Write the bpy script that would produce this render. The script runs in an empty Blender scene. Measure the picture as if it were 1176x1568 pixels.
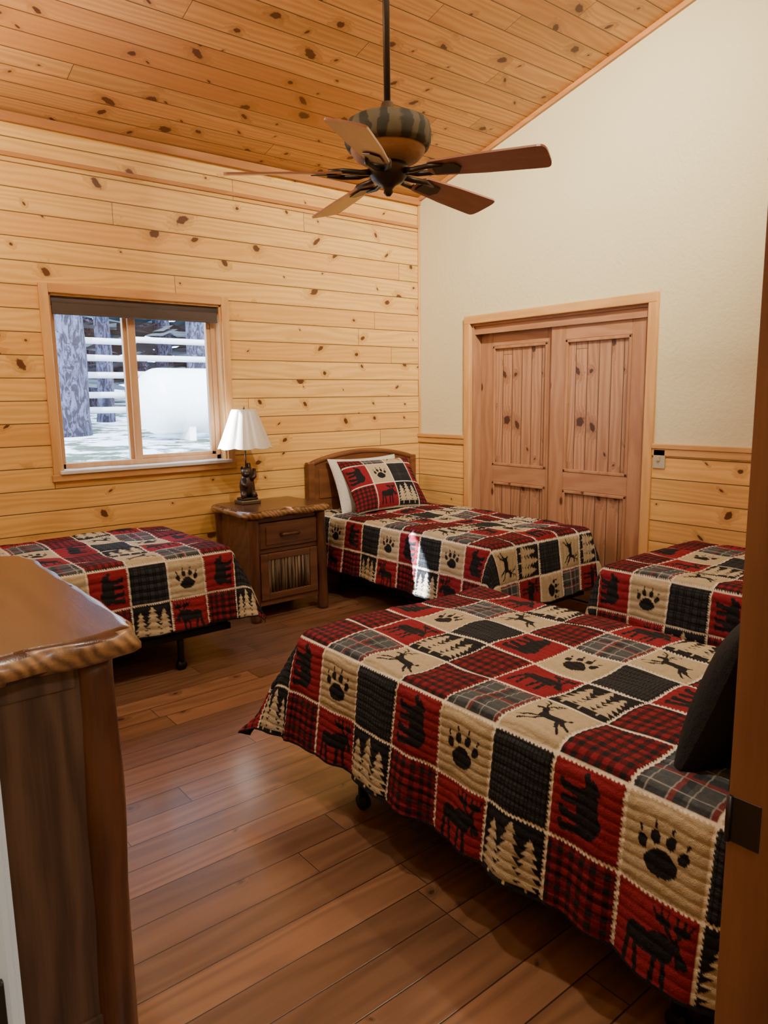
import bpy, math, random
import numpy as np
from mathutils import Vector, Matrix, Euler
random.seed(7); np.random.seed(7)
scene=bpy.context.scene
COL=bpy.context.collection

# ------------------------------------------------------------------ node helpers
class NT:
    def __init__(s,name):
        s.mat=bpy.data.materials.new(name); s.mat.use_nodes=True
        s.t=s.mat.node_tree; s.t.nodes.clear()
        s.out=s.n('ShaderNodeOutputMaterial')
        s.b=s.n('ShaderNodeBsdfPrincipled'); s.l(s.b.outputs[0],s.out.inputs[0])
    def n(s,ty,**k):
        nd=s.t.nodes.new(ty)
        for a,v in k.items(): setattr(nd,a,v)
        return nd
    def l(s,a,b): s.t.links.new(a,b)
    def put(s,sock,v):
        if isinstance(v,bpy.types.NodeSocket): s.l(v,sock)
        elif v is not None:
            if isinstance(v,(tuple,list)) and len(v)==3 and sock.type=='RGBA': v=(*v,1)
            sock.default_value=v
    def m(s,op,a,b=None,c=None,clamp=False):
        nd=s.n('ShaderNodeMath',operation=op); nd.use_clamp=clamp
        s.put(nd.inputs[0],a)
        if b is not None: s.put(nd.inputs[1],b)
        if c is not None: s.put(nd.inputs[2],c)
        return nd.outputs[0]
    def vec(s,x,y,z):
        nd=s.n('ShaderNodeCombineXYZ')
        for i,v in enumerate((x,y,z)): s.put(nd.inputs[i],v)
        return nd.outputs[0]
    def mix(s,f,a,b,mode='MIX'):
        nd=s.n('ShaderNodeMix',data_type='RGBA',blend_type=mode)
        s.put(nd.inputs[0],f); s.put(nd.inputs[6],a); s.put(nd.inputs[7],b)
        return nd.outputs[2]
    def noise(s,v,scale=1,detail=2,rough=.5,dist=0):
        nd=s.n('ShaderNodeTexNoise'); s.put(nd.inputs['Vector'],v)
        nd.inputs['Scale'].default_value=scale; nd.inputs['Detail'].default_value=detail
        nd.inputs['Roughness'].default_value=rough; nd.inputs['Distortion'].default_value=dist
        return nd.outputs[0]
    def white(s,v):
        nd=s.n('ShaderNodeTexWhiteNoise',noise_dimensions='3D'); s.put(nd.inputs['Vector'],v)
        return nd.outputs['Value']
    def smooth(s,x,a,b,lo=0.0,hi=1.0):
        nd=s.n('ShaderNodeMapRange',interpolation_type='SMOOTHSTEP')
        s.put(nd.inputs[0],x); s.put(nd.inputs[1],a); s.put(nd.inputs[2],b)
        nd.inputs[3].default_value=lo; nd.inputs[4].default_value=hi
        return nd.outputs[0]
    def obj(s):
        return s.n('ShaderNodeTexCoord').outputs['Object']
    def sep(s,v):
        nd=s.n('ShaderNodeSeparateXYZ'); s.l(v,nd.inputs[0]); return nd.outputs
    def bump(s,h,strength=.3,dist=.01):
        nd=s.n('ShaderNodeBump'); nd.inputs['Strength'].default_value=strength
        nd.inputs['Distance'].default_value=dist; s.put(nd.inputs['Height'],h)
        s.l(nd.outputs[0],s.b.inputs['Normal'])
    def fin(s,col=None,rough=.5,metal=0,spec=None,coat=None):
        if col is not None: s.put(s.b.inputs['Base Color'],col)
        s.put(s.b.inputs['Roughness'],rough); s.put(s.b.inputs['Metallic'],metal)
        if spec is not None: s.b.inputs['Specular IOR Level'].default_value=spec
        if coat: s.b.inputs['Coat Weight'].default_value=coat; s.b.inputs['Coat Roughness'].default_value=.2
        return s.mat

def plain(name,col,rough=.5,metal=0,spec=None,bump=0,bscale=60,var=.12):
    t=NT(name); o=t.obj(); n=t.noise(o,bscale*.2,3)
    c=t.mix(n,tuple(x*(1-var) for x in col),tuple(min(1,x*(1+var)) for x in col))
    if bump: t.bump(t.noise(o,bscale,3),bump,.004)
    return t.fin(c,rough,metal,spec)

def boards(name,al,ac,bw,c1,c2,ck,kx=3.0,kmin=.004,ksize=.018,kgate=.4,seam=.012,seamdark=.25,rough=.4,butt=4.4,
           varlo=.80,varhi=1.12,grain=150,bumpst=.5,spec=.4,coat=None,streak=None,scrape=0,stk=.8):
    t=NT(name); S=t.sep(t.obj()); A=S[al]; C=S[ac]
    q=t.m('DIVIDE',C,bw); bi=t.m('FLOOR',q); fr=t.m('FRACT',q)
    r1=t.white(t.vec(bi,3.1,7.7))
    A2=t.m('ADD',A,t.m('MULTIPLY',r1,37.0))
    jq=t.m('DIVIDE',A2,butt); ji=t.m('FLOOR',jq); jf=t.m('FRACT',jq)
    r2=t.white(t.vec(bi,ji,1.3)); r3=t.white(t.vec(bi,ji,9.9))
    ky=1.0/bw
    vo=t.n('ShaderNodeTexVoronoi',voronoi_dimensions='2D'); vo.inputs['Scale'].default_value=1.0
    t.l(t.vec(t.m('MULTIPLY',A2,kx),t.m('MULTIPLY',C,ky),0.0),vo.inputs['Vector'])
    vp=t.sep(vo.outputs['Position']); vc=t.sep(vo.outputs['Color'])
    dx=t.m('SUBTRACT',A2,t.m('DIVIDE',vp[0],kx)); dy=t.m('SUBTRACT',C,t.m('DIVIDE',vp[1],ky))
    tl=t.m('MULTIPLY',t.m('SUBTRACT',vc[2],.5),1.4)
    dyr=t.m('ADD',dy,t.m('MULTIPLY',dx,tl))
    wob=t.noise(t.vec(A2,C,0.0),38,3,.6)
    dx2=t.m('MULTIPLY',dx,t.m('ADD',.5,t.m('MULTIPLY',vc[2],.6)))
    r=t.m('SQRT',t.m('ADD',t.m('MULTIPLY',dx2,dx2),t.m('MULTIPLY',dyr,dyr)))
    r=t.m('MULTIPLY',r,t.m('ADD',.35,t.m('MULTIPLY',wob,1.3)))
    rr=t.m('ADD',kmin,t.m('MULTIPLY',t.m('POWER',vc[0],2.0),ksize))
    gate=t.m('GREATER_THAN',vc[1],kgate)
    d=t.m('DIVIDE',r,rr)
    knot=t.m('MULTIPLY',gate,t.smooth(d,.75,1.1,1,0))
    halo=t.m('MULTIPLY',gate,t.smooth(d,.9,3.6,1,0))
    warp=t.noise(t.vec(t.m('MULTIPLY',A2,.9),t.m('MULTIPLY',C,7.0),t.m('MULTIPLY',r2,30)),1,2)
    arg=t.m('ADD',t.m('MULTIPLY',C,grain),t.m('ADD',t.m('MULTIPLY',warp,30.0),t.m('MULTIPLY',halo,7.0)))
    rings=t.m('ADD',.5,t.m('MULTIPLY',t.m('SINE',arg),.5))
    fine=t.noise(t.vec(t.m('MULTIPLY',A2,4.0),t.m('MULTIPLY',C,160.0),r2),1,3,.6)
    blot=t.noise(t.vec(t.m('MULTIPLY',A2,1.0),t.m('MULTIPLY',C,6.0),t.m('MULTIPLY',r3,20)),1,3)
    g=t.m('ADD',t.m('MULTIPLY',rings,.40),t.m('ADD',t.m('MULTIPLY',fine,.34),t.m('MULTIPLY',blot,.34)))
    col=t.mix(g,c1,c2)
    if streak: col=t.mix(t.smooth(t.m('ADD',r3,t.m('MULTIPLY',blot,.5)),.85,1.2,0,stk),col,streak)
    v=t.m('ADD',varlo,t.m('MULTIPLY',r3,varhi-varlo))
    vv=t.n('ShaderNodeCombineColor'); [t.l(v,vv.inputs[i]) for i in range(3)]
    col=t.mix(1.0,col,vv.outputs[0],'MULTIPLY')
    col=t.mix(t.m('MULTIPLY',halo,.5),col,tuple((a*.6+b*.4) for a,b in zip(c1,ck)))
    col=t.mix(t.m('MULTIPLY',knot,.95),col,ck)
    e=t.m('MINIMUM',fr,t.m('SUBTRACT',1.0,fr))
    se=t.smooth(e,seam,seam*2.6,1,0)
    ej=t.m('MULTIPLY',t.m('MINIMUM',jf,t.m('SUBTRACT',1.0,jf)),butt)
    sj=t.smooth(ej,.001,.0025,1,0)
    sm=t.m('MAXIMUM',se,sj)
    col=t.mix(t.m('MULTIPLY',sm,1-seamdark),col,tuple(x*.22 for x in c1))
    h=t.m('SUBTRACT',t.m('MULTIPLY',fine,.05),sm)
    if scrape:
        sc=t.noise(t.vec(t.m('MULTIPLY',A2,28.0),t.m('MULTIPLY',C,5.0),r2),1,2)
        h=t.m('ADD',h,t.m('MULTIPLY',sc,scrape))
        rough=t.m('ADD',rough,t.m('MULTIPLY',fine,.12))
    if bumpst: t.bump(h,bumpst,.006)
    return t.fin(col,rough,0,spec,coat)

def wood(name,al,c1,c2,ck=None,rough=.45,grain=55,gate=.75,ks=.02,coat=None,spec=.4):
    t=NT(name); S=t.sep(t.obj()); ax=[0,1,2]; ax.remove(al)
    A=S[al]; U=S[ax[0]]; V=S[ax[1]]
    w=t.noise(t.vec(t.m('MULTIPLY',A,1.3),t.m('MULTIPLY',U,7),t.m('MULTIPLY',V,7)),1,3)
    f=t.noise(t.vec(t.m('MULTIPLY',A,5),t.m('MULTIPLY',U,150),t.m('MULTIPLY',V,150)),1,3,.6)
    rad=t.m('ADD',t.m('MULTIPLY',U,grain),t.m('ADD',t.m('MULTIPLY',V,grain*.9),t.m('MULTIPLY',w,22)))
    g=t.m('ADD',t.m('MULTIPLY',t.m('ADD',.5,t.m('MULTIPLY',t.m('SINE',rad),.5)),.5),t.m('MULTIPLY',f,.5))
    col=t.mix(g,c1,c2)
    if ck:
        vo=t.n('ShaderNodeTexVoronoi'); vo.inputs['Scale'].default_value=1
        t.l(t.vec(t.m('MULTIPLY',A,3.0),t.m('MULTIPLY',U,6),t.m('MULTIPLY',V,6)),vo.inputs['Vector'])
        vc=t.sep(vo.outputs['Color'])
        k=t.m('MULTIPLY',t.m('GREATER_THAN',vc[1],gate),t.smooth(vo.outputs['Distance'],ks*4,ks*9,1,0))
        col=t.mix(k,col,ck)
    t.bump(f,.2,.003)
    return t.fin(col,rough,0,spec,coat)

# ------------------------------------------------------------------ materials
M={}
KN=(.075,.022,.009)
M['pine_n']=boards('pine_wall_n',0,2,.135,(.53,.285,.072),(.83,.53,.185),KN,kx=2.6,kgate=.36,kmin=.006,ksize=.023,spec=.4,rough=.35,streak=(.45,.21,.055),stk=.5,seamdark=.06,varlo=.85)
M['pine_e']=boards('pine_wall_e',1,2,.135,(.52,.27,.075),(.78,.48,.17),KN,kx=2.6,kgate=.36,kmin=.006,ksize=.023,spec=.35,rough=.38,seamdark=.06)
M['pine_c']=boards('pine_ceiling',0,1,.13,(.43,.205,.065),(.74,.425,.17),KN,kx=2.9,kmin=.007,ksize=.024,kgate=.34,rough=.42,spec=.3,streak=(.38,.16,.05),seamdark=.06)
M['floor']=boards('floor_planks',0,1,.13,(.105,.048,.026),(.25,.125,.066),(.045,.02,.012),ksize=.012,kgate=.7,seam=.009,seamdark=.06,
                  rough=.28,butt=1.15,varlo=.66,varhi=1.22,grain=90,bumpst=.28,spec=.6,scrape=.3,coat=.6)
def cream():
    t=NT('cream_plaster'); o=t.obj()
    n=t.noise(o,38,4,.6); n2=t.noise(o,1.5,2)
    t.bump(n,.5,.009)
    return t.fin(t.mix(n2,(.60,.56,.37),(.66,.615,.42)),.75,0,.3)
M['cream']=cream()
M['trim']=wood('pine_trim',2,(.48,.25,.085),(.66,.38,.145),rough=.4)
M['trim_x']=wood('pine_trim_x',0,(.44,.21,.07),(.62,.34,.125),rough=.4)
M['trim_y']=wood('pine_trim_y',1,(.36,.15,.05),(.52,.26,.09),rough=.4)
M['crown']=wood('crown_wood',0,(.30,.12,.04),(.44,.21,.07),rough=.4)
M['rail']=wood('chair_rail_wood',1,(.48,.25,.085),(.64,.37,.14),rough=.4)
M['door']=wood('alder_door',2,(.27,.125,.065),(.42,.225,.125),(.08,.028,.014),rough=.42,gate=.7,ks=.014)
M['door_y']=wood('alder_rail',1,(.28,.13,.068),(.43,.23,.13),(.08,.028,.014),rough=.42)
M['doorp']=boards('alder_panel',2,1,.095,(.24,.10,.052),(.52,.295,.175),(.045,.016,.01),kx=2.0,kmin=.007,ksize=.026,kgate=.25,seam=.02,butt=3.5,rough=.42,streak=(.17,.062,.035),varlo=.72,varhi=1.18)
M['jamb']=wood('jamb_wood',2,(.15,.056,.025),(.23,.095,.04),rough=.5)
M['white']=plain('white_paint',(.48,.50,.54),.45)
M['dres']=wood('dresser_wood',2,(.040,.022,.015),(.15,.090,.060),(.025,.012,.008),rough=.45,grain=85,gate=.75)
M['drtop']=wood('dresser_top_wood',1,(.035,.014,.008),(.095,.038,.02),rough=.27,grain=60,coat=.25)
M['edge']=wood('live_edge_wood',1,(.05,.020,.009),(.42,.23,.09),rough=.4,grain=190,coat=.15)
M['log']=wood('log_wood',2,(.045,.016,.009),(.14,.055,.027),(.28,.14,.06),rough=.33,grain=60,gate=.8,ks=.02,coat=.2)
M['ns']=wood('nightstand_wood',0,(.08,.032,.016),(.165,.072,.035),rough=.4,grain=60)
M['hb']=wood('headboard_wood',0,(.10,.038,.016),(.20,.082,.033),rough=.35,grain=60)
M['black']=plain('black_metal',(.012,.012,.014),.45,.6)
M['bronze']=plain('dark_bronze',(.04,.032,.028),.42,.8)
M['brass']=plain('aged_metal',(.20,.17,.13),.35,.9)
M['fab']=plain('black_fabric',(.010,.010,.012),.9)
M['mat']=plain('mattress_fabric',(.30,.29,.28),.9)
M['vinyl']=wood('window_sash',2,(.46,.26,.12),(.56,.34,.18),rough=.4)
M['sill']=plain('window_sill_paint',(.62,.61,.62),.3)
M['shade']=plain('roller_shade_fabric',(.06,.044,.038),.8)
M['lamps']=plain('lampshade_linen',(.54,.51,.48),.35)
M['resin']=plain('carved_resin',(.03,.015,.010),.35,bump=.4,bscale=60)
M['switch']=plain('switch_plate',(.42,.38,.29),.4)
M['tank']=plain('tank_paint',(.9,.9,.92),.35)
M['fence']=plain('fence_wood',(.62,.62,.64),.8)
M['blade']=wood('fan_blade_wood',0,(.23,.105,.075),(.35,.175,.125),rough=.3,grain=45)
M['stone']=plain('fan_bowl',(.26,.15,.08),.7,bump=.8,bscale=50,var=.35)
def bark():
    t=NT('tree_bark'); o=t.obj(); S=t.sep(o)
    n=t.noise(t.vec(t.m('MULTIPLY',S[0],14),t.m('MULTIPLY',S[1],14),t.m('MULTIPLY',S[2],5)),1,4,.65,1.2)
    t.bump(n,1,.06)
    return t.fin(t.mix(t.smooth(n,.44,.58),(.010,.010,.024),(.08,.085,.15)),.9)
M['bark']=bark()
M['needle']=plain('pine_needles',(.055,.08,.10),.8,var=.5,bscale=20)
def ground():
    t=NT('snowy_ground'); o=t.obj(); n=t.noise(o,1.6,5,.65)
    return t.fin(t.mix(t.smooth(n,.44,.54),(.04,.06,.035),(.60,.66,.74)),.9)
M['ground']=ground()
def fanband():
    t=NT('fan_bark_band'); o=t.obj(); S=t.sep(o)
    ang=t.m('ARCTAN2',S[1],S[0])
    n=t.noise(o,14,3); n2=t.noise(o,55,3)
    w=t.m('SINE',t.m('ADD',t.m('MULTIPLY',ang,13),t.m('MULTIPLY',n,7)))
    return t.fin(t.mix(t.smooth(t.m('ADD',w,t.m('MULTIPLY',n2,1.0)),.2,.9),(.013,.015,.009),(.075,.062,.032)),.75)
M['fanband']=fanband()
def twig():
    t=NT('twig_panel'); o=t.obj(); S=t.sep(o); n=t.noise(t.vec(t.m('MULTIPLY',S[0],60),0.0,t.m('MULTIPLY',S[2],2.5)),1,3)
    return t.fin(t.mix(t.smooth(n,.42,.6),(.05,.03,.018),(.19,.135,.085)),.7)
M['twig']=twig()
def quiltmat():
    t=NT('patchwork_quilt'); a=t.n('ShaderNodeAttribute',attribute_name='Col')
    o=t.obj(); n=t.noise(o,420,2); n2=t.noise(o,60,3)
    c=t.mix(1.0,a.outputs['Color'],t.mix(n2,(.78,.78,.78),(1.1,1.1,1.1)),'MULTIPLY')
    t.bump(t.m('ADD',n,t.m('MULTIPLY',n2,3)),.6,.003)
    return t.fin(c,.85,0,.2)
M['quilt']=quiltmat()
def glass():
    t=NT('window_glass'); t.t.nodes.remove(t.b)
    a=t.n('ShaderNodeBsdfTransparent'); g=t.n('ShaderNodeBsdfGlossy'); g.inputs['Roughness'].default_value=.02
    m=t.n('ShaderNodeMixShader'); m.inputs[0].default_value=.05
    t.l(a.outputs[0],m.inputs[1]); t.l(g.outputs[0],m.inputs[2]); t.l(m.outputs[0],t.out.inputs[0]); return t.mat
M['glass']=glass()
def emit(name,c,s):
    t=NT(name); t.b.inputs['Emission Color'].default_value=(*c,1); t.b.inputs['Emission Strength'].default_value=s
    return t.fin(c,.5)
M['bulb']=emit('light_diffuser',(1,.85,.62),8)

# ------------------------------------------------------------------ mesh helpers
def empty(name,loc=(0,0,0),rz=0):
    e=bpy.data.objects.new(name,None); COL.objects.link(e); e.location=loc; e.rotation_euler=(0,0,rz)
    e.empty_display_size=.1; return e
def mobj(name,v,f,mat,parent=None,smooth=False,bevel=0,seg=2):
    me=bpy.data.meshes.new(name); me.from_pydata([tuple(x) for x in v],[],f); me.update()
    o=bpy.data.objects.new(name,me); COL.objects.link(o)
    if mat: me.materials.append(mat)
    if parent: o.parent=parent
    if smooth: me.polygons.foreach_set('use_smooth',[True]*len(me.polygons))
    if bevel:
        b=o.modifiers.new('bev','BEVEL'); b.width=bevel; b.segments=seg; b.limit_method='ANGLE'
    return o
def boxd(x0,x1,y0,y1,z0,z1,off=0):
    v=[(x0,y0,z0),(x1,y0,z0),(x1,y1,z0),(x0,y1,z0),(x0,y0,z1),(x1,y0,z1),(x1,y1,z1),(x0,y1,z1)]
    f=[(0,3,2,1),(4,5,6,7),(0,1,5,4),(1,2,6,5),(2,3,7,6),(3,0,4,7)]
    return v,[tuple(i+off for i in q) for q in f]
def boxes(name,L,mat,parent=None,bevel=0):
    V=[];F=[]
    for b in L:
        v,f=boxd(*b,off=len(V)); V+=v; F+=f
    return mobj(name,V,F,mat,parent,bevel=bevel)
def box(name,x0,x1,y0,y1,z0,z1,mat,parent=None,bevel=0): return boxes(name,[(x0,x1,y0,y1,z0,z1)],mat,parent,bevel)
def ringsmesh(name,rings,mat,parent=None,closed=True,smooth=True):
    n=len(rings[0]); V=[p for r in rings for p in r]; F=[]
    for i in range(len(rings)-1):
        for j in range(n):
            k=(j+1)%n; F.append((i*n+j,i*n+k,(i+1)*n+k,(i+1)*n+j))
    if closed: F.append(tuple(range(n-1,-1,-1))); F.append(tuple((len(rings)-1)*n+j for j in range(n)))
    return mobj(name,V,F,mat,parent,smooth)
def lathe(name,prof,mat,parent=None,n=40,c=(0,0,0),closed=True):
    R=[[(c[0]+r*math.cos(2*math.pi*j/n),c[1]+r*math.sin(2*math.pi*j/n),c[2]+z) for j in range(n)] for r,z in prof]
    return ringsmesh(name,R,mat,parent,closed)
def tube(name,pts,rad,mat,parent=None,n=14,wob=0):
    R=[];P=[Vector(p) for p in pts]
    ref=Vector((0,0,1)) if abs((P[-1]-P[0]).normalized().z)<.9 else Vector((1,0,0))
    for i,p in enumerate(P):
        d=(P[min(i+1,len(P)-1)]-P[max(i-1,0)]).normalized(); a=d.cross(ref).normalized(); b=d.cross(a)
        r=rad[i] if isinstance(rad,(list,tuple)) else rad
        R.append([tuple(p+(a*math.cos(2*math.pi*j/n)+b*math.sin(2*math.pi*j/n))*r*(1+wob*math.sin(3*2*math.pi*j/n+i*.7)*random.uniform(.3,1))) for j in range(n)])
    return ringsmesh(name,R,mat,parent)
def logpost(name,x,y,z0,z1,r,mat,parent,wob=.006):
    k=26; pts=[];rad=[]; ph=random.uniform(0,6)
    for i in range(k):
        z=z0+(z1-z0)*i/(k-1)
        pts.append((x+wob*math.sin(z*5+ph),y+wob*math.cos(z*4+ph*2),z))
        rad.append(r*(1+.05*math.sin(z*17+ph)+.04*math.sin(z*9+2*ph)))
    return tube(name,pts,rad,mat,parent,n=20,wob=.04)
def ball(name,c,s,mat,parent,seg=20):
    V=[];F=[];m=seg//2
    for i in range(m+1):
        th=math.pi*i/m
        for j in range(seg):
            ph=2*math.pi*j/seg
            V.append((c[0]+s[0]*math.sin(th)*math.cos(ph),c[1]+s[1]*math.sin(th)*math.sin(ph),c[2]+s[2]*math.cos(th)))
    for i in range(m):
        for j in range(seg):
            k=(j+1)%seg; F.append((i*seg+j,(i+1)*seg+j,(i+1)*seg+k,i*seg+k))
    return mobj(name,V,F,mat,parent,True)
def slab(name,x0,x1,y0,y1,z0,z1,mat,matedge,parent,amp=.012):
    pts=[];st=.02
    def seg(a,b):
        L=math.dist(a,b);n=max(2,int(L/st))
        for i in range(n): pts.append((a[0]+(b[0]-a[0])*i/n,a[1]+(b[1]-a[1])*i/n))
    seg((x0,y0),(x1,y0));seg((x1,y0),(x1,y1));seg((x1,y1),(x0,y1));seg((x0,y1),(x0,y0))
    cx,cy=(x0+x1)/2,(y0+y1)/2; out=[]
    for x,y in pts:
        u=(x-cx)/((x1-x0)/2); v=(y-cy)/((y1-y0)/2)
        rc=1-.06*max(0,abs(u)*abs(v)-.75)/.25
        w=1-(amp*(.5+.5*math.sin(x*17+y*13))+amp*.4*math.sin(x*41-y*33))/.3*.5
        out.append((cx+(x-cx)*rc*w,cy+(y-cy)*rc*w))
    H=z1-z0
    prof=[(.034,z0),(.016,z0+.1*H),(.004,z0+.28*H),(.0,z0+.48*H),(.003,z0+.68*H),(.009,z0+.84*H),(.018,z0+.95*H),(.030,z1)]
    R=[]
    for k,(ins,z) in enumerate(prof):
        r=[]
        for i,(x,y) in enumerate(out):
            dx,dy=x-cx,y-cy
            jj=.003*math.sin(i*.61+k*1.3)+.003*math.sin(i*.27-k*.8)
            if k in(0,7): jj=0
            fx=(abs(dx)-ins+jj)/max(abs(dx),1e-4) if abs(dx)>.05 else 1
            fy=(abs(dy)-ins+jj)/max(abs(dy),1e-4) if abs(dy)>.05 else 1
            r.append((cx+dx*fx,cy+dy*fy,z))
        R.append(r)
    o=ringsmesh(name,R,mat,parent)
    o.data.materials.append(matedge)
    for p in o.data.polygons:
        if abs(p.normal.z)<.8: p.material_index=1
        if len(p.vertices)>4: p.use_smooth=False
    return o

# ------------------------------------------------------------------ ROOM
SL=.256; H0=3.10
zc=lambda y:H0-SL*y
XW=-4.32; YS=-4.32
def wedge(L):
    V=[];F=[]
    for x0,x1,y0,y1,z0,a,b in L:   # a: top at y0, b: top at y1
        v,f=boxd(x0,x1,y0,y1,z0,1,off=len(V))
        for i in (4,5): v[i]=(v[i][0],v[i][1],a)
        for i in (6,7): v[i]=(v[i][0],v[i][1],b)
        V+=v;F+=f
    return V,F
box('floor',-4.47,.85,-6.2,.16,-.12,0,M['floor'])
V=[(-4.47,-4.44,zc(-4.44)),(.12,-4.44,zc(-4.44)),(.12,.16,zc(.16)),(-4.47,.16,zc(.16))]
V+= [(x,y,z+.15) for x,y,z in V]
mobj('ceiling',V,[(0,1,2,3),(7,6,5,4),(0,4,5,1),(1,5,6,2),(2,6,7,3),(3,7,4,0)],M['pine_c'])
WX0,WX1,WZ0,WZ1=-2.975,-1.85,1.045,2.125
zt=zc(.16)
boxes('wall_north',[(-4.47,WX0,0,.16,0,zt),(WX1,.12,0,.16,0,zt),(WX0,WX1,0,.16,0,WZ0),(WX0,WX1,0,.16,WZ1,zt)],M['pine_n'])
CY0,CY1,CZ=-2.168,-.625,2.035
V,F=wedge([(0,.12,CY1,0,0,zc(CY1),zc(0)),(0,.12,CY0,CY1,CZ,zc(CY0),zc(CY1)),(0,.12,-4.44,CY0,0,zc(-4.44),zc(CY0))])
mobj('wall_east',V,F,M['cream'])
V,F=wedge([(-4.47,XW,-4.44,0,0,zc(-4.44),zc(0))]); mobj('wall_west',V,F,M['pine_e'])
DX0,DX1,DZ=-4.186,-3.249,2.06
zs=zc(YS)
boxes('wall_south',[(XW,DX0-.02,-4.44,YS,0,zs),(DX1+.02,0,-4.44,YS,0,zs),(DX0-.02,DX1+.02,-4.44,YS,DZ+.02,zs)],M['pine_n'])
# hallway behind the camera
box('wall_hall_west',-4.47,-4.40,-6.2,-4.44,0,2.6,M['cream'])
box('wall_hall_east',-2.4,-2.3,-6.2,-4.44,0,2.6,M['cream'])
box('wall_hall_south',-4.47,-2.3,-6.3,-6.2,0,2.6,M['cream'])
box('ceiling_hall',-4.47,-2.3,-6.3,-4.44,2.6,2.7,M['cream'])
# wainscot + rails
boxes('wall_east_wainscot_a',[(-.016,0,CY1+.066,0,0,1.14)],M['pine_e'])
boxes('wall_east_wainscot_b',[(-.016,0,YS,CY0-.066,0,1.14)],M['pine_e'])
boxes('trim_1',[(-.034,0,CY1+.066,0,1.135,1.165),(-.026,0,CY1+.066,0,1.09,1.135),(-.034,0,YS,CY0-.066,1.135,1.165),(-.026,0,YS,CY0-.066,1.09,1.135)],M['rail'],bevel=.004)
boxes('baseboard_east',[(-.03,-.016,CY1+.066,-.02,0,.1),(-.03,-.016,YS,CY0-.066,0,.1)],M['trim_y'],bevel=.003)
box('baseboard_north',XW,-.03,-.014,0,0,.1,M['trim_x'],bevel=.003)
# crown trims
box('trim_2',XW,0,-.014,0,2.862,2.888,M['crown'],bevel=.004)
box('trim_3',XW,0,-.03,0,3.045,zc(0),M['crown'],bevel=.004)
V,F=wedge([(-.022,0,YS,0,3.0,zc(YS),zc(0))])
for i in (0,1): V[i]=(V[i][0],V[i][1],zc(YS)-.032)
for i in (2,3): V[i]=(V[i][0],V[i][1],zc(0)-.032)
mobj('trim_4',V,F,M['trim_y'])
tube('trim_5',[(-.006,-.006,0),(-.006,-.006,3.05)],.011,M['trim'])
# closet
cl=empty('closet_opening')
c=.065
boxes('casing_sides',[(-.03,.0,CY0-c,CY0,0,CZ+c),(-.03,.0,CY1,CY1+c,0,CZ+c)],M['trim'],cl,.006)
boxes('casing_head',[(-.032,.0,CY0-c+.002,CY1+c-.002,CZ,CZ+c)],M['rail'],cl,.006)
boxes('jamb_liner',[(0,.14,CY0,CY0+.018,0,CZ),(0,.14,CY1-.018,CY1,0,CZ)],M['door'],cl)
boxes('head_liner',[(0,.14,CY0+.018,CY1-.018,CZ-.018,CZ),(.015,.03,CY0+.018,CY1-.018,CZ-.08,CZ-.018)],M['door_y'],cl)
boxes('closet_shell',[(.75,.8,CY0-.1,CY1+.1,0,2.5),(.12,.8,CY0-.15,CY0-.1,0,2.5),(.12,.8,CY1+.1,CY1+.15,0,2.5),(.12,.8,CY0-.1,CY1+.1,2.45,2.5)],M['cream'],cl)
def closet_door(name,y0,y1,x):
    e=empty(name,(x,y0,0)); w=y1-y0; st=.125; T=.035; zt=CZ-.055
    boxes('stiles',[(0,T,0,st,.012,zt),(0,T,w-st,w,.012,zt)],M['door'],e,.004)
    boxes('rails',[(0,T,st,w-st,zt-.12,zt),(0,T,st,w-st,.80,.93),(0,T,st,w-st,.012,.2)],M['door_y'],e,.004)
    boxes('panels',[(.018,T-.006,st,w-st,.93,zt-.12),(.018,T-.006,st,w-st,.2,.80)],M['doorp'],e)
    q=.022
    L=[]
    for a,b in((.93,zt-.12),(.2,.80)):
        L+=[(-.004,.018,st,w-st,a,a+q),(-.004,.018,st,w-st,b-q,b),(-.004,.018,st,st+q,a,b),(-.004,.018,w-st-q,w-st,a,b)]
    boxes('panel_moulding',L,M['door'],e,.005)
closet_door('door_1',-2.148,-1.375,.036)
closet_door('door_2',-1.43,-.645,.085)
# light switch
e=empty('light_switch',(-.018,-2.285,1.07))
box('plate',-.008,0,-.04,.04,-.06,.06,M['switch'],e,.003); box('toggle',-.02,-.006,-.007,.007,-.012,.018,M['switch'],e,.002)
# doorway jambs
j=empty('door_3')
box('jamb_right',DX1,DX1+.02,-4.44,-4.305,0,DZ,M['jamb'],j,.002)
boxes('stop_right',[(DX1-.012,DX1,-4.44,-4.40,0,DZ)],M['jamb'],j)
box('jamb_left',DX0-.02,DX0,-4.44,-4.305,0,DZ,M['white'],j,.002)
boxes('casing_hall_left',[(DX0-.08,DX0-.004,-4.455,-4.44,0,DZ+.07)],M['white'],j,.003)
box('jamb_head',DX0-.02,DX1+.02,-4.46,-4.305,DZ,DZ+.02,M['jamb'],j)
boxes('casing_right',[(DX1+.008,DX1+.075,YS,YS+.018,0,DZ+.07)],M['jamb'],j,.003)
boxes('casing_left',[(DX0-.075,DX0-.008,YS,YS+.018,0,DZ+.07)],M['white'],j,.003)
for z in(.875,1.80,.25):
    box('hinge_leaf',DX1-.002,DX1,-4.352,-4.312,z-.035,z+.035,M['bronze'],j,.001)
    tube('hinge_knuckle',[(DX1-.003,-4.308,z-.035),(DX1-.003,-4.308,z+.035)],.004,M['bronze'],j)
box('strike_plate',DX0-.034,DX0-.009,-4.458,-4.454,1.14,1.255,M['bronze'],j,.001)

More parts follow.
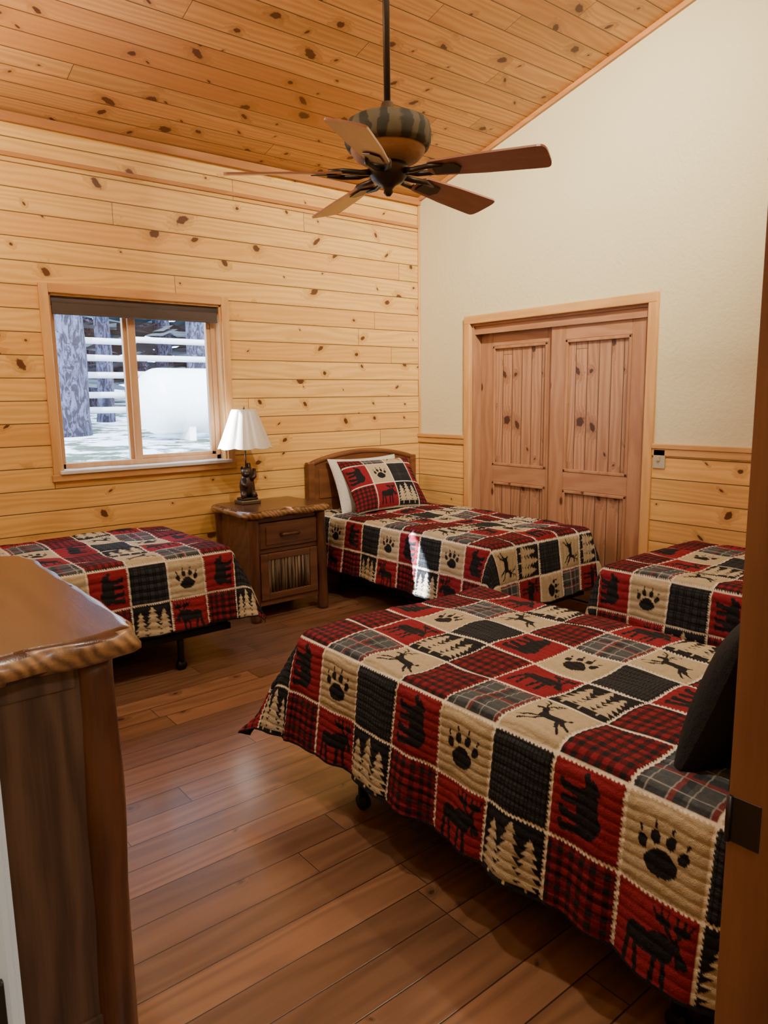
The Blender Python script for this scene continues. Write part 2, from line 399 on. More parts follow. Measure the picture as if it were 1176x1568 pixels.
# window
w=empty('window_1'); c=.055
boxes('casing',[(WX0-c,WX0,-.022,0,WZ0-c,WZ1+c),(WX1,WX1+c,-.022,0,WZ0-c,WZ1+c)],M['trim'],w,.005)
boxes('casing_h',[(WX0,WX1,-.022,0,WZ1,WZ1+c),(WX0-c-.01,WX1+c+.01,-.026,0,WZ0-c,WZ0-.012)],M['trim_x'],w,.005)
box('stool',WX0-.02,WX1+.02,-.04,.07,WZ0-.012,WZ0+.012,M['sill'],w,.004)
boxes('reveal',[(WX0,WX0+.012,0,.08,WZ0,WZ1),(WX1-.012,WX1,0,.08,WZ0,WZ1),(WX0,WX1,0,.08,WZ1-.012,WZ1)],M['trim'],w)
fx0,fx1,fz0,fz1=WX0+.012,WX1-.012,WZ0+.012,WZ1-.012
xm=-2.455
boxes('frame',[(fx0,fx0+.035,.07,.14,fz0,fz1),(fx1-.035,fx1,.07,.14,fz0,fz1),(fx0,fx1,.07,.14,fz0,fz0+.035),(fx0,fx1,.07,.14,fz1-.035,fz1)],M['vinyl'],w,.004)
boxes('sashes',[(xm-.025,xm+.025,.075,.115,fz0+.03,fz1-.03),(xm-.05,xm-.022,.10,.135,fz0+.03,fz1-.03),
                (fx1-.065,fx1-.035,.08,.115,fz0+.035,fz1-.035),(xm,fx1-.035,.08,.115,fz0+.035,fz0+.06),(xm,fx1-.035,.08,.115,fz1-.06,fz1-.035)],M['vinyl'],w,.003)
box('glass',fx0+.03,fx1-.03,.112,.116,fz0+.03,fz1-.03,M['glass'],w)
tube('roller_tube',[(fx0+.005,.035,fz1-.03),(fx1-.005,.035,fz1-.03)],.026,M['shade'],w)
box('roller_cloth',fx0+.01,fx1-.01,.012,.016,fz1-.10,fz1-.02,M['shade'],w)
box('roller_hem',fx0+.01,fx1-.01,.006,.022,fz1-.11,fz1-.095,M['shade'],w,.004)

# ------------------------------------------------------------------ EXTERIOR
def gz(x,y):
    return -.2+1.05*min(1,max(0,(y-.2)/3))**1+.03*max(0,y-3.2)+.03*math.sin(x*1.3)*math.cos(y*.9)
nx,ny=60,60;V=[];F=[]
for i in range(ny):
    y=.17+(i/(ny-1))**1.7*60
    for k in range(nx):
        x=-22+k/(nx-1)*60; V.append((x,y,gz(x,y)))
for i in range(ny-1):
    for k in range(nx-1): a=i*nx+k; F.append((a,a+1,a+nx+1,a+nx))
mobj('ground_outside',V,F,M['ground'],smooth=True)
def tree(x,y,r,h=9,low=.38,nf=150):
    e=empty('pine_tree',(x,y,gz(x,y)-.1)); n=22
    pts=[(.05*math.sin(i*.5),.05*math.cos(i*.4),h*i/24) for i in range(25)]
    rad=[r*(1.15 if i==0 else 1)*(1-.6*i/24) for i in range(25)]
    tube('trunk',pts,rad,M['bark'],e,n=n,wob=.06)
    V=[];F=[]
    for k in range(nf):
        z=random.uniform(low,1.0)*h; a=random.uniform(0,6.28); L=random.uniform(.5,1)*(1.15-z/h)*3.0
        d=Vector((math.cos(a),math.sin(a),-.18)); s=Vector((-math.sin(a),math.cos(a),0))*L*.22; p=Vector((0,0,z))
        o=len(V); V+= [p,p+d*L*.5+s+Vector((0,0,.1)),p+d*L,p+d*L*.5-s+Vector((0,0,-.1))]; F.append((o,o+1,o+2,o+3))
    mobj('foliage',V,F,M['needle'],e)
for x,y,r in [(-.93,7.2,.33),(2.25,9.3,.26),(.75,10.5,.17)]: tree(x,y,r,random.uniform(9,13),.5)
for x,y,r in [(-4.5,14,.3),(-8,12,.3),(1.2,17,.25),(2.9,18.5,.28),(4.9,17.5,.3),(6.8,17,.3),(-.6,18,.3),
              (2.0,23,.3),(4.0,24,.3),(6.2,23,.3),(8.6,22,.3),(3.2,29,.3),(5.6,30,.3),(8.2,29,.3),(11,28,.3),(1,28,.3),(4.4,36,.3),(7.4,36,.3),(10.5,36,.3),(13.5,35,.3)]:
    tree(x,y,r,random.uniform(8,12),.10,150)
fe=empty('rail_fence',(0,8.4,0))
for k in range(9):
    x=-6+k*2.2; g=gz(x,8.4); tube('post_%d'%k,[(x,0,g-.1),(x,0,g+1.65)],.07,M['fence'],fe)
for rI in range(5):
    for k in range(8):
        x=-6+k*2.2; g=gz(x,8.4)+.3+rI*.31
        tube('rail_%d_%d'%(rI,k),[(x-.1,.09,g+random.uniform(-.03,.03)),(x+2.3,.09,g+random.uniform(-.03,.03))],.055,M['fence'],fe,n=8)
tk=empty('propane_tank',(.92,5.35,1.46)); R=[];L=1.1;r=.47
prof=[]
for i in range(9): a=math.pi/2*i/8; prof.append((-L-.35*math.cos(a),max(.01,r*math.sin(a))))
prof+= [(-x,q) for x,q in reversed(prof)]
R=[[(x,q*math.cos(2*math.pi*k/40),q*math.sin(2*math.pi*k/40)) for k in range(40)] for x,q in prof]
ringsmesh('shell',R,M['tank'],tk)
lathe('dome_lid',[(.2,.4),(.2,.53),(.17,.58),(.05,.60)],M['tank'],tk)
boxes('legs',[(-.8,-.7,-.3,.3,-.62,-.35),(.7,.8,-.3,.3,-.62,-.35)],M['tank'],tk)

# ------------------------------------------------------------------ QUILT PATTERN
def cap(u,v,a,b,r):
    ax,ay=a;bx,by=b;dx,dy=bx-ax,by-ay;l=dx*dx+dy*dy
    t=np.clip(((u-ax)*dx+(v-ay)*dy)/(l+1e-9),0,1) if l>0 else 0
    return np.hypot(u-ax-t*dx,v-ay-t*dy)-r
def caps(u,v,L):
    d=np.full(u.shape,9.)
    for a,b,r in L: d=np.minimum(d,cap(u,v,a,b,r))
    return d
BEAR=[((.36,.53),(.68,.55),.15),((.62,.6),(.7,.55),.14),((.2,.58),(.26,.56),.085),((.2,.55),(.10,.49),.040),((.235,.67),(.24,.67),.03),((.32,.46),(.29,.2),.055),((.27,.17),(.23,.165),.033),
      ((.43,.45),(.45,.2),.050),((.66,.45),(.63,.2),.055),((.61,.17),(.57,.165),.033),((.77,.48),(.81,.2),.055),((.78,.17),(.75,.165),.033)]
DEER=[((.32,.48),(.60,.50),.078),((.60,.52),(.70,.66),.045),((.70,.68),(.80,.65),.034),((.70,.70),(.63,.84),.015),((.63,.84),(.55,.88),.014),((.66,.78),(.58,.78),.013),
      ((.72,.7),(.77,.86),.015),((.77,.86),(.86,.9),.013),((.75,.79),(.83,.8),.012),((.60,.46),(.76,.38),.026),((.76,.38),(.88,.28),.018),((.57,.44),(.68,.28),.024),((.68,.28),(.80,.2),.017),
      ((.31,.47),(.2,.36),.035),((.2,.36),(.08,.3),.018),((.33,.43),(.25,.28),.03),((.25,.28),(.14,.18),.018),((.25,.53),(.21,.57),.02),((.66,.64),(.62,.69),.015)]
MOOSE=[((.34,.50),(.68,.52),.115),((.36,.6),(.44,.58),.09),((.32,.56),(.22,.6),.065),((.22,.6),(.11,.46),.042),((.19,.5),(.17,.42),.02),((.23,.66),(.17,.76),.02),((.12,.80),(.22,.80),.045),((.26,.67),(.34,.76),.02),((.33,.80),(.43,.82),.045),
       ((.09,.84),(.07,.9),.013),((.15,.84),(.15,.92),.013),((.22,.84),(.23,.92),.013),((.33,.84),(.33,.93),.013),((.40,.86),(.42,.94),.013),((.46,.84),(.5,.9),.013),
       ((.32,.42),(.30,.14),.03),((.42,.42),(.44,.14),.028),((.66,.44),(.62,.14),.03),((.75,.48),(.79,.14),.032)]
def trees(u,v):
    m=np.zeros(u.shape,bool)
    for cx,h,w in((.22,.72,.21),(.5,.82,.22),(.79,.70,.20)):
        y=(v-.12)/h; k=(y*6)%1
        yy=np.clip(1-y,0,1)
        ww=w*yy**.6*(1.15-.75*k)
        m|=(np.abs(u-cx)<ww)&(y>0.06)&(y<1); m|=(np.abs(u-cx)<.02)&(y>-.06)&(y<.2)
    return m
def paw(u,v):
    e=lambda cx,cy,a,b,t=0:(((u-cx)*math.cos(t)+(v-cy)*math.sin(t))/a)**2+((-(u-cx)*math.sin(t)+(v-cy)*math.cos(t))/b)**2<1
    m=e(.5,.34,.22,.15)|e(.5,.42,.15,.11)
    for cx,cy,t in((.24,.53,.35),(.40,.64,.12),(.60,.64,-.12),(.77,.53,-.35)):
        m|=e(cx,cy,.065,.09,t); m|=e(cx+(cx-.5)*.14,cy+.15,.02,.05,t)
    return m
RED=np.array((.215,.012,.022));TAN=np.array((.44,.375,.26));BLK=np.array((.009,.010,.014));CRM=np.array((.72,.68,.58))
TYPES=[['bear','paw','check'],['buff','tartan','deer'],['buff','moose','trees']]   # r1,r2,r3
def pattern(U,Vv,cell):
    cu=np.floor(U/cell).astype(int); cv=np.floor(Vv/cell).astype(int)
    u=U/cell-cu; v=Vv/cell-cv
    col=np.zeros(U.shape+(3,))
    for r in range(3):
        for c in range(3):
            k=((cv-1)%3==r)&((cu%3)==c)
            if not k.any(): continue
            a=u[k];b=v[k];ty=TYPES[r][c]
            if ty=='bear':
                m=caps(1-b,a,BEAR)<0; cc=np.where(m[:,None],BLK,RED)
            elif ty=='paw': cc=np.where(paw((a-.5)*1.12+.5,(b-.5)*1.12+.5)[:,None],BLK,TAN)
            elif ty=='deer': cc=np.where((caps(1-a,b,DEER)<0)[:,None],BLK,TAN)
            elif ty=='moose': cc=np.where((caps(1-a,b,MOOSE)<0)[:,None],BLK,RED)
            elif ty=='trees': cc=np.where(trees(a,b)[:,None],TAN,BLK)
            elif ty=='check':
                g=((a*16)%1<.25)|((b*16)%1<.25); cc=np.where(g[:,None],BLK*.5,np.array((.026,.031,.040)))
            elif ty=='buff':
                s=((a*6)%1<.5).astype(int)+((b*6)%1<.5).astype(int)
                cc=np.where((s==2)[:,None],BLK,np.where((s==1)[:,None],RED*.36,RED*.85))
            else:
                base=np.array((.065,.078,.092)); cc=np.tile(base,(a.shape[0],1))
                for w_,f,cl_ in((.32,2,np.array((.012,.017,.027))),(.10,2,np.array((.25,.03,.03))),(.07,4,np.array((.42,.42,.42)))):
                    off=.15 if f==2 else .4
                    ma=((a*f+off)%1<w_); mb=((b*f+off)%1<w_)
                    cc[ma]=cc[ma]*.45+cl_*.55; cc[mb]=cc[mb]*.45+cl_*.55
            col[k]=cc
    eu=np.minimum(u,1-u)*cell; ev=np.minimum(v,1-v)*cell
    zz=.0013*np.sign(np.sin((U+Vv)*2*math.pi/.012))
    seam=np.minimum(eu,ev)
    sm=seam+zz<.0040
    col[sm]=CRM
    return col,seam
def gridmesh(name,P,col,mat,parent):
    n,m=P.shape[:2]
    idx=np.arange(n*m).reshape(n,m)
    F=np.stack([idx[:-1,:-1],idx[1:,:-1],idx[1:,1:],idx[:-1,1:]],-1).reshape(-1,4)
    me=bpy.data.meshes.new(name); nv=n*m; nf=len(F)
    me.vertices.add(nv); me.vertices.foreach_set('co',P.reshape(-1).astype(np.float32))
    me.loops.add(nf*4); me.loops.foreach_set('vertex_index',F.reshape(-1).astype(np.int32))
    me.polygons.add(nf); me.polygons.foreach_set('loop_start',np.arange(0,nf*4,4,dtype=np.int32))
    me.polygons.foreach_set('use_smooth',np.ones(nf,bool))
    me.update(calc_edges=True); me.validate()
    ca=me.color_attributes.new(name='Col',type='FLOAT_COLOR',domain='POINT')
    c4=np.ones((nv,4),np.float32); c4[:,:3]=col.reshape(-1,3); ca.data.foreach_set('color',c4.reshape(-1))
    me.materials.append(mat)
    o=bpy.data.objects.new(name,me); COL.objects.link(o); o.parent=parent; return o
def quilt(parent,W,L,drop,top,res,side,cell=.205,line=.024,seed=0,cflare=.16,amp=.02):
    r=.055
    s=np.arange(-(W/2+drop),W/2+drop+1e-6,res); t=np.arange(-drop,L+1e-6,res)
    S,T=np.meshgrid(s,t,indexing='ij')
    ds=np.maximum(np.abs(S)-(W/2-r),0); dt=np.maximum(r-T,0)
    d=(ds**4+dt**4)**.25; hy=np.hypot(ds,dt)+1e-9
    ux=np.sign(S)*ds/hy; uy=-dt/hy
    corner=np.clip(2*ds*dt/(hy*hy),0,1)
    fl=.13+cflare*corner; q=math.pi*r/2
    rem=np.maximum(d-q,0)
    along=np.where(ds>dt,T,S)
    wave=(np.sin(along*13+seed)+.6*np.sin(along*29+seed*2)+.35*np.sin(along*47+seed*3))*amp*(rem/drop)
    out=np.where(d<q,r*np.sin(d/r),r+rem*fl)+wave
    down=np.where(d<q,r*(1-np.cos(d/r)),r+rem*np.sqrt(1-fl*fl))
    X=np.sign(S)*np.minimum(np.abs(S),W/2-r)+ux*out
    Y=-L/2+np.maximum(T,r)+uy*out
    bl=np.clip(1-d/.05,0,1)
    Z=top-down+bl*(.007*np.sin(S*6+T*4+seed)+.004*np.sin(S*11-T*9)+.004*np.sin(S*27+T*5)*np.sin(T*19+seed))
    P=np.stack([X,Y,Z],-1)
    Vc=(W/2+drop-S) if side>0 else (S+W/2+drop)
    Vc=Vc+(cell*2-(drop+.01))
    col,seam=pattern(T,Vc,cell)
    edge=np.minimum(np.minimum(W/2+drop-np.abs(S),T+drop),9)
    col[edge<.009]=BLK
    gx=np.gradient(P,axis=0);gy=np.gradient(P,axis=1);N=np.cross(gx,gy);N/=np.linalg.norm(N,axis=-1,keepdims=True)+1e-9
    N*=np.sign(N[...,2:3].mean())
    puff=.007*(1-np.exp(-seam/.012))+line*.15*np.sqrt(np.abs(np.sin(math.pi*(S+.004*np.sin(T*30))/line)))
    P=P+N*puff[...,None]
    return gridmesh('quilt',P,col,M['quilt'],parent)
def pillow(parent,loc,rot,w,h,th,mode,res=.006):
    u=np.linspace(-1,1,int(w/res));v=np.linspace(-1,1,int(h/res));U,Vv=np.meshgrid(u,v,indexing='ij')
    prof=(np.clip(1-np.abs(U)**2.6,0,1)**.55)*(np.clip(1-np.abs(Vv)**2.6,0,1)**.55)
    X=U*w/2*(.94+.06*np.abs(Vv)**2); Y=Vv*h/2*(.92+.08*np.abs(U)**2)
    e=empty('pillow'); e.parent=parent; e.location=loc; e.rotation_euler=rot
    col,seam=pattern((U+1)*w/2+.02,(Vv+1)*h/2,.2)
    Zf=prof*th/2
    cw={'white':np.array((.60,.59,.58)),'black':BLK}.get(mode)
    if cw is not None: col=np.tile(cw,U.shape+(1,))
    gridmesh('front',np.stack([X,Y,Zf],-1),col,M['quilt'],e)
    cb=cw if cw is not None else BLK
    gridmesh('back',np.stack([X,Y,-Zf],-1)[::-1],np.tile(cb,U.shape+(1,)),M['quilt'],e)
    return e
def headboard(parent,W,y,top,t=.035):
    n=30;V=[];F=[]
    for i in range(n+1):
        x=-W/2+.03+(W-.06)*i/n; z=top-.08+.08*math.sin(math.pi*i/n)**.8
        for yy in(y,y+t*.6): V+= [(x,yy,.35),(x,yy,z)]
    for i in range(n):
        a=i*4;b=a+4
        F+=[(a,b,b+1,a+1),(a+2,a+3,b+3,b+2),(a+1,b+1,b+3,a+3),(a,a+2,b+2,b)]
    F+=[(0,1,3,2),(n*4,n*4+2,n*4+3,n*4+1)]
    mobj('headboard_panel',V,F,M['hb'],parent)
    pts=[(-W/2+.03+(W-.06)*i/n,y+.01,top-.08+.08*math.sin(math.pi*i/n)**.8) for i in range(n+1)]
    tube('headboard_cap',pts,.022,M['hb'],parent,n=10)
    boxes('headboard_posts',[(-W/2-.005,-W/2+.055,y-.02,y+.035,0,top-.06),(W/2-.055,W/2+.005,y-.02,y+.035,0,top-.06)],M['hb'],parent,.008)
    boxes('headboard_inset',[(-W/2+.1,W/2-.1,y-.008,y,.7,top-.12)],M['hb'],parent,.006)
def bed(loc,rz,W,L,top,drop,res,side,line,seed,hbtop=1.05,hbW=None,cflare=.16,amp=.02):
    e=empty('twin_bed',(loc[0],loc[1],0),rz)
    m=.03
    box('mattress',-W/2+m,W/2-m,-L/2+m,L/2,top-.24,top-.015,M['mat'],e,.04)
    box('box_spring',-W/2+m+.01,W/2-m-.01,-L/2+m+.01,L/2,top-.43,top-.25,M['fab'],e,.02)
    zf=top-.43
    boxes('frame_rails',[(-W/2+.03,-W/2+.06,-L/2+.04,L/2,zf-.035,zf),(W/2-.06,W/2-.03,-L/2+.04,L/2,zf-.035,zf),
        (-W/2+.03,W/2-.03,-L/2+.04,-L/2+.07,zf-.035,zf),(-W/2+.03,W/2-.03,-.02,.02,zf-.035,zf)],M['black'],e,.003)
    for k,(x,y) in enumerate([(a,b) for a in(-W/2+.07,W/2-.07) for b in(-L/2+.33,L/2-.25)]):
        tube('leg_%d'%k,[(x,y,.045),(x,y,zf-.01)],[.018,.018],M['black'],e)
        tube('caster_%d'%k,[(x-.014,y,.028),(x+.014,y,.028)],.028,M['black'],e)
    quilt(e,W,L-.0,drop,top,res,side,line=line,seed=seed,cflare=cflare,amp=amp)
    headboard(e,hbW or W+.02,L/2+.004,hbtop)
    return e
PI=math.pi
b1=bed((-2.33,-3.36),PI,1.03,1.80,.605,.385,.0033,+1,.026,0,cflare=.38,amp=.015)
pillow(b1,(-.03,.66,.78),(math.radians(70),0,0),.90,.46,.24,'black')
pillow(b1,(-.02,.78,.78),(math.radians(74),0,0),.90,.46,.22,'black')
b2=bed((-.66,-.985),0,1.0,1.86,.60,.38,.005,-1,.04,1.0,hbW=1.09,amp=.012)
pillow(b2,(-.05,.80,.80),(math.radians(66),0,0),.68,.46,.14,'white')
pillow(b2,(-.0,.68,.80),(math.radians(52),0,math.radians(-4)),.68,.48,.18,'quilt',.004)
b3=bed((-.585,-3.42),PI,.96,1.70,.60,.38,.0055,+1,.04,2.2,amp=.012)
pillow(b3,(0,.58,.72),(math.radians(40),0,0),.66,.46,.18,'quilt')
b4=bed((-3.30,-.60),PI/2,1.02,1.84,.65,.37,.0055,-1,.04,3.1,cflare=.3,amp=.012)
pillow(b4,(0,.65,.77),(math.radians(40),0,0),.66,.46,.18,'quilt')

# ------------------------------------------------------------------ NIGHTSTAND
ns=empty('log_nightstand',(-1.705,-.32,0))
slab('top',-.345,.34,-.31,.285,.70,.755,M['drtop'],M['edge'],ns,.02)
for x in(-.265,.265):
    for y in(-.235,.235): logpost('post',x,y,0,.705,.036,M['log'],ns)
boxes('side_panels',[(-.275,-.255,-.22,.22,.10,.70),(.255,.275,-.22,.22,.10,.70),(-.25,.25,.20,.22,.10,.70)],M['ns'],ns)
boxes('shelf',[(-.26,.26,-.22,.22,.10,.13),(-.25,.25,-.235,-.205,.46,.485),(-.25,.25,-.235,-.205,.67,.70),(-.25,.25,-.235,-.205,.10,.135)],M['ns'],ns)
box('drawer_front',-.225,.225,-.25,-.22,.49,.665,M['ns'],ns,.006)
boxes('drawer_trim',[(-.18,.18,-.258,-.25,.515,.64)],M['ns'],ns,.005)
tube('drawer_handle',[(-.07,-.262,.575),(-.05,-.285,.58),(.05,-.285,.58),(.07,-.262,.575)],.011,M['log'],ns)
boxes('door_frame',[(-.225,-.165,-.25,-.22,.14,.455),(.165,.225,-.25,-.22,.14,.455),(-.165,.165,-.25,-.22,.14,.185),(-.165,.165,-.25,-.22,.41,.455)],M['ns'],ns,.004)
for k in range(13):
    x=-.156+k*.026; tube('twig_%d'%k,[(x,-.236,.185),(x+random.uniform(-.003,.003),-.238,.3),(x,-.236,.41)],random.uniform(.011,.014),M['twig'],ns,n=8)

# ------------------------------------------------------------------ LAMP
lp=empty('table_lamp',(-1.82,-.22,.755))
box('base_plinth',-.075,.075,-.06,.06,0,.028,M['brass'],lp,.006)
box('base_step',-.06,.06,-.048,.048,.028,.045,M['resin'],lp,.006)
R=M['resin']
ball('bear_body',(-.005,0,.125),(.05,.042,.08),R,lp); ball('bear_head',(-.01,-.012,.22),(.036,.034,.036),R,lp)
ball('bear_snout',(-.022,-.042,.212),(.014,.02,.013),R,lp)
ball('bear_ear_l',(-.035,0,.252),(.011,.008,.011),R,lp); ball('bear_ear_r',(.014,0,.252),(.011,.008,.011),R,lp)
tube('bear_arm_l',[(-.03,-.02,.17),(-.055,-.045,.14),(-.025,-.055,.12)],[.020,.016,.013],R,lp)
tube('bear_arm_r',[(.02,-.02,.17),(.045,-.03,.19),(.055,-.01,.24)],[.020,.016,.013],R,lp)
tube('bear_leg_l',[(-.03,-.01,.08),(-.05,-.04,.065),(-.05,-.05,.05)],[.026,.02,.018],R,lp)
tube('bear_leg_r',[(.02,-.01,.08),(.035,-.04,.065),(.035,-.05,.05)],[.026,.02,.018],R,lp)
tube('tree_stump',[(.04,.02,.04),(.035,.015,.15),(.02,.012,.28)],[.034,.026,.018],R,lp,wob=.1)
tube('stem',[(0,.005,.2),(0,.005,.42)],.006,M['brass'],lp)
tube('harp',[(-.0,.005,.36),(.05,.005,.44),(.045,.005,.58),(0,.005,.655)],.003,M['brass'],lp,n=6)
prof=[(.190,.385),(.188,.39),(.158,.46),(.124,.55),(.090,.64),(.082,.655)]
n=96;RR=[]
for r,z in prof:
    ring=[]
    for k in range(n):
        a=2*math.pi*k/n; s=abs(math.sin(4*a+.4)); q=r*(1-.09*(1-s**.5)); zz=z+(.012*(1-s**.5) if z<.4 else 0)
        ring.append((q*math.cos(a),q*math.sin(a),zz))
    RR.append(ring)
sh=ringsmesh('lampshade',RR,M['lamps'],lp,closed=False)
so=sh.modifiers.new('s','SOLIDIFY'); so.thickness=.003
tube('shade_spider',[(-.08,.005,.65),(.08,.005,.65)],.002,M['brass'],lp,n=6)
lathe('finial',[(.004,.65),(.008,.662),(.004,.675),(.001,.682)],M['brass'],lp,n=12)

# ------------------------------------------------------------------ DRESSER
dr=empty('log_dresser',(-3.985,-2.79,0))
slab('top',-.30,.285,-.525,.52,.948,1.012,M['drtop'],M['edge'],dr,.010)
for x in(-.235,.178):
    for y in(-.43,.43): logpost('post',x,y,0,.955,.045,M['log'],dr,wob=.004)
boxes('end_panels',[(-.235,.175,-.455,-.435,.08,.95),(-.235,.175,.425,.445,.08,.95)],M['dres'],dr)
boxes('end_rails',[(-.20,.14,-.461,-.435,.90,.95),(-.20,.14,-.461,-.435,.08,.14)],M['dres'],dr,.004)
boxes('back_and_base',[(-.25,-.235,-.43,.43,.08,.95),(-.24,.165,-.43,.43,.08,.11),(.14,.175,-.42,.42,.08,.95)],M['ns'],dr)
L=[];Hn=[]
for r_ in range(3):
    for c_ in range(2):
        y0=-.38+c_*.385; z0=.13+r_*.27
        L.append((.175,.197,y0,y0+.37,z0,z0+.25)); Hn.append((y0+.185,z0+.125))
boxes('drawer_fronts',L,M['ns'],dr,.008)
for k,(y,z) in enumerate(Hn): tube('handle_%d'%k,[(.197,y-.07,z),(.222,y-.05,z),(.222,y+.05,z),(.197,y+.07,z)],.011,M['log'],dr)

# ------------------------------------------------------------------ CEILING FAN
FX,FY,FZ=-2.21,-2.29,2.39
cf=empty('ceiling_fan',(FX,FY,FZ))
ztop=zc(FY)-FZ
tube('downrod',[(0,0,.22),(0,0,ztop)],.014,M['bronze'],cf)
lathe('canopy',[(.07,ztop+.01),(.068,ztop-.05),(.035,ztop-.09),(.016,ztop-.10)],M['bronze'],cf)
lathe('rod_collar',[(.075,.19),(.065,.21),(.035,.235),(.024,.275),(.016,.28)],M['brass'],cf)
lathe('motor_band',[(.10,.21),(.15,.207),(.172,.193),(.180,.16),(.178,.12),(.168,.10),(.15,.096)],M['fanband'],cf,n=64)
lathe('motor_top',[(.02,.211),(.08,.215),(.15,.207)],M['fanband'],cf)
lathe('motor_bowl',[(.155,.098),(.152,.085),(.135,.062),(.11,.048),(.07,.038)],M['stone'],cf,n=48)
lathe('hub',[(.05,.06),(.075,.045),(.085,.02),(.08,-.005),(.06,-.03),(.03,-.045),(.018,-.06),(.02,-.072),(.008,-.085)],M['bronze'],cf)
for k in range(5):
    ang=[-25,46,118,189.5,257][k]
    al=math.radians(ang-38.8)
    a=empty('blade_assembly_%d'%k,(0,0,0),al); a.parent=cf; a.rotation_euler=(0,math.radians(2.4),al)
    tube('arm_a',[(.06,.0,.01),(.12,.03,.0),(.19,.045,.003),(.25,.03,.006)],[.014,.011,.010,.008],M['bronze'],a,n=10)
    tube('arm_b',[(.06,.0,.01),(.12,-.03,.0),(.19,-.045,.003),(.25,-.03,.006)],[.014,.011,.010,.008],M['bronze'],a,n=10)
    out=[]
    N=14
    for i in range(N+1): a_=math.pi/2+math.pi*i/N; out.append((.205+.03*math.cos(a_),.052*math.sin(a_)))
    out.append((.40,-.068))
    for i in range(N+1):
        a_=-math.pi/2+math.pi*i/N; c_,s_=math.cos(a_),math.sin(a_)
        out.append((.635+.035*abs(c_)**.6,.076*(abs(s_)**.6)*(1 if s_>0 else -1)))
    out.append((.40,.068))
    p=math.radians(-14); V=[]
    for zz in(-.004,.004):
        for x,y in out: V.append((x,y*math.cos(p)-zz*math.sin(p),.008+y*math.sin(p)+zz*math.cos(p)))
    n_=len(out); F=[tuple(range(n_-1,-1,-1)),tuple(range(n_,2*n_))]+[(i,(i+1)%n_,n_+(i+1)%n_,n_+i) for i in range(n_)]
    mobj('blade',V,F,M['blade'],a)
    V=[(.20,-.03,0),(.30,-.035,0),(.32,0,0),(.30,.035,0),(.20,.03,0)]
    V=[(x,y*math.cos(p),.001+y*math.sin(p)) for x,y,z in V]; V+=[(x,y,z-.004) for x,y,z in V]
    mobj('blade_bracket',V,[(0,1,2,3,4),(9,8,7,6,5)]+[(i,(i+1)%5,5+(i+1)%5,5+i) for i in range(5)],M['bronze'],a)

# ------------------------------------------------------------------ LIGHTS
def area(name,loc,size,power,col,target=None,spread=180,parent=None):
    l=bpy.data.lights.new(name,'AREA'); l.shape='DISK'; l.size=size; l.energy=power; l.color=col; l.spread=math.radians(spread)
    o=bpy.data.objects.new(name,l); COL.objects.link(o); o.location=loc
    if target is not None: o.rotation_euler=(Vector(target)-Vector(loc)).to_track_quat('-Z','Y').to_euler()
    if parent: o.parent=parent
    return o
WARM=(1,.86,.64)
def added_can(x,y,p,target=None,spread=180):  # ceiling fixture out of view, added as a light source
    z=zc(y); e=empty('added_ceiling_light',(x,y,z))
    lathe('trim_ring',[(.085,-.002),(.095,-.012),(.075,-.016),(.07,-.006)],M['white'],e,closed=False)
    lathe('diffuser',[(.07,-.008),(.001,-.009)],M['bulb'],e,closed=False)
    area('lamp',(0,0,-.03),.14,p,WARM,(0,0,-1) if target is None else tuple(np.array(target)-np.array((x,y,z))),spread,parent=e)
added_can(-3.3,-3.3,44); added_can(-1.2,-3.4,40)  # unseen pair added for general room light
added_can(-2.1,-3.75,95,(0,-.7,2.6),75)  # unseen spot added for the glow on the east wall
# glass bowl pendant near the west wall (just out of the photo)
e=empty('pendant_light',(-3.72,-1.15,zc(-1.15)))
lathe('canopy',[(.06,0),(.06,-.02),(.01,-.03)],M['bronze'],e)
tube('stem',[(0,0,-.02),(0,0,-.30)],.008,M['bronze'],e)
lathe('bulb',[(.001,-.30),(.03,-.31),(.045,-.345),(.03,-.38),(.001,-.39)],M['bulb'],e,n=20)
lathe('shade_rim',[(.13,-.30),(.15,-.34),(.155,-.36)],M['brass'],e,closed=False)
l=bpy.data.lights.new('bulb_light','POINT'); l.energy=72; l.color=WARM; l.shadow_soft_size=.06
o=bpy.data.objects.new('bulb_light',l); COL.objects.link(o); o.parent=e; o.location=(0,0,-.46)
area('added_hall_fill',(-3.5,-5.3,2.55),.3,26,(1,.93,.86),(-3.5,-5.3,0))  # area light without a fixture, added as ambient fill behind the camera
s=bpy.data.lights.new('sun','SUN'); s.energy=13; s.angle=.01; s.color=(1,.97,.93)
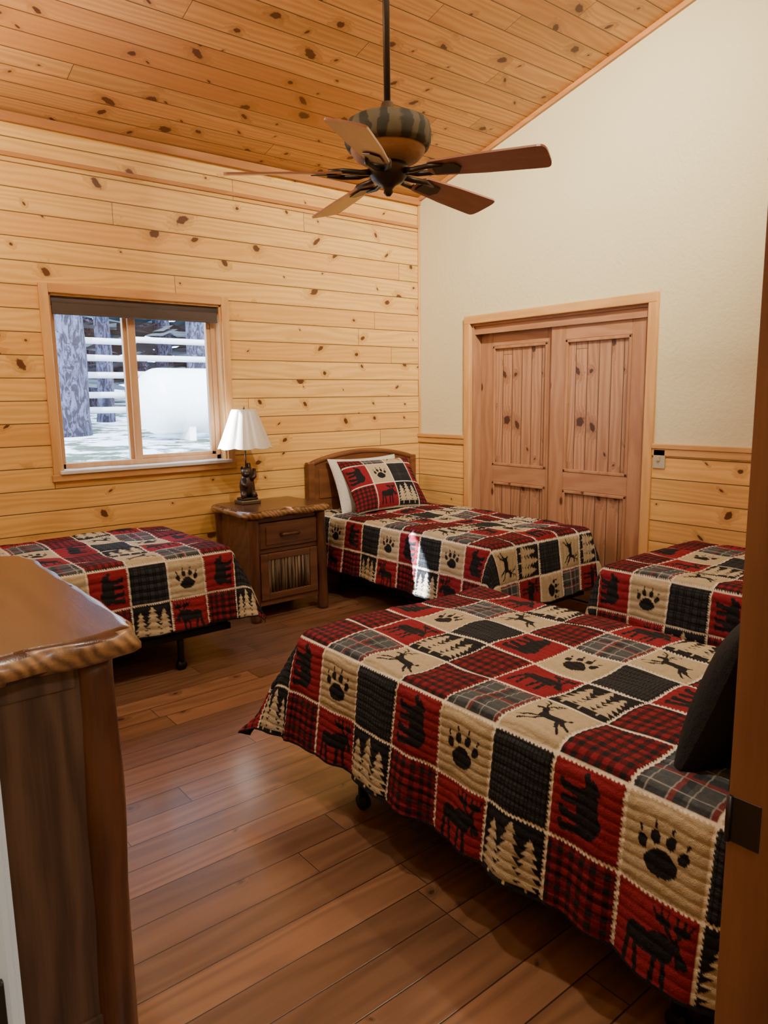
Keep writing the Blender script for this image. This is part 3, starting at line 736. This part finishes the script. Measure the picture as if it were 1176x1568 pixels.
so=bpy.data.objects.new('sun',s); COL.objects.link(so); so.rotation_euler=Vector((.35,.75,-.75)).to_track_quat('-Z','Y').to_euler()
sp=bpy.data.lights.new('added_sunbeam_spot','SPOT'); sp.energy=26000; sp.spot_size=math.radians(5.5); sp.spot_blend=.25; sp.shadow_soft_size=.01; sp.color=(.93,.96,1)  # spotlight added outside, standing in for a sunbeam on the bed
spo=bpy.data.objects.new('added_sunbeam_spot',sp); COL.objects.link(spo); spo.location=(-3.6,1.8,3.2)
spo.rotation_euler=(Vector((-1.18,-1.12,.40))-Vector((-3.6,1.8,3.2))).to_track_quat('-Z','Y').to_euler()
wd=bpy.data.worlds.new('World'); scene.world=wd; wd.use_nodes=True; nt=wd.node_tree
bg=nt.nodes['Background']
sk=nt.nodes.new('ShaderNodeTexSky'); sk.sky_type='HOSEK_WILKIE'; sk.sun_direction=(-.3,-.6,.7); sk.turbidity=3
mx=nt.nodes.new('ShaderNodeMix'); mx.data_type='RGBA'; mx.inputs[0].default_value=.75
nt.links.new(sk.outputs[0],mx.inputs[6]); mx.inputs[7].default_value=(.56,.75,1,1)
nt.links.new(mx.outputs[2],bg.inputs[0]); bg.inputs[1].default_value=14

# ------------------------------------------------------------------ CAMERA
th=math.radians(38.8); p=math.radians(9.01); ro=.014
r=Vector((math.cos(th),-math.sin(th),0)); f=Vector((math.sin(th)*math.cos(p),math.cos(th)*math.cos(p),-math.sin(p)))
u=Vector((math.sin(th)*math.sin(p),math.cos(th)*math.sin(p),math.cos(p)))
Rr=(r-ro*u).normalized(); Uu=(u+ro*r).normalized()
cam=bpy.data.cameras.new('camera'); co=bpy.data.objects.new('camera',cam); COL.objects.link(co)
mt=Matrix(((Rr.x,Uu.x,-f.x,-4.235),(Rr.y,Uu.y,-f.y,-4.75),(Rr.z,Uu.z,-f.z,1.48),(0,0,0,1)))
co.matrix_world=mt
cam.sensor_fit='AUTO'; cam.sensor_width=36; cam.lens=1110/1568*36; cam.clip_start=.02
scene.camera=co
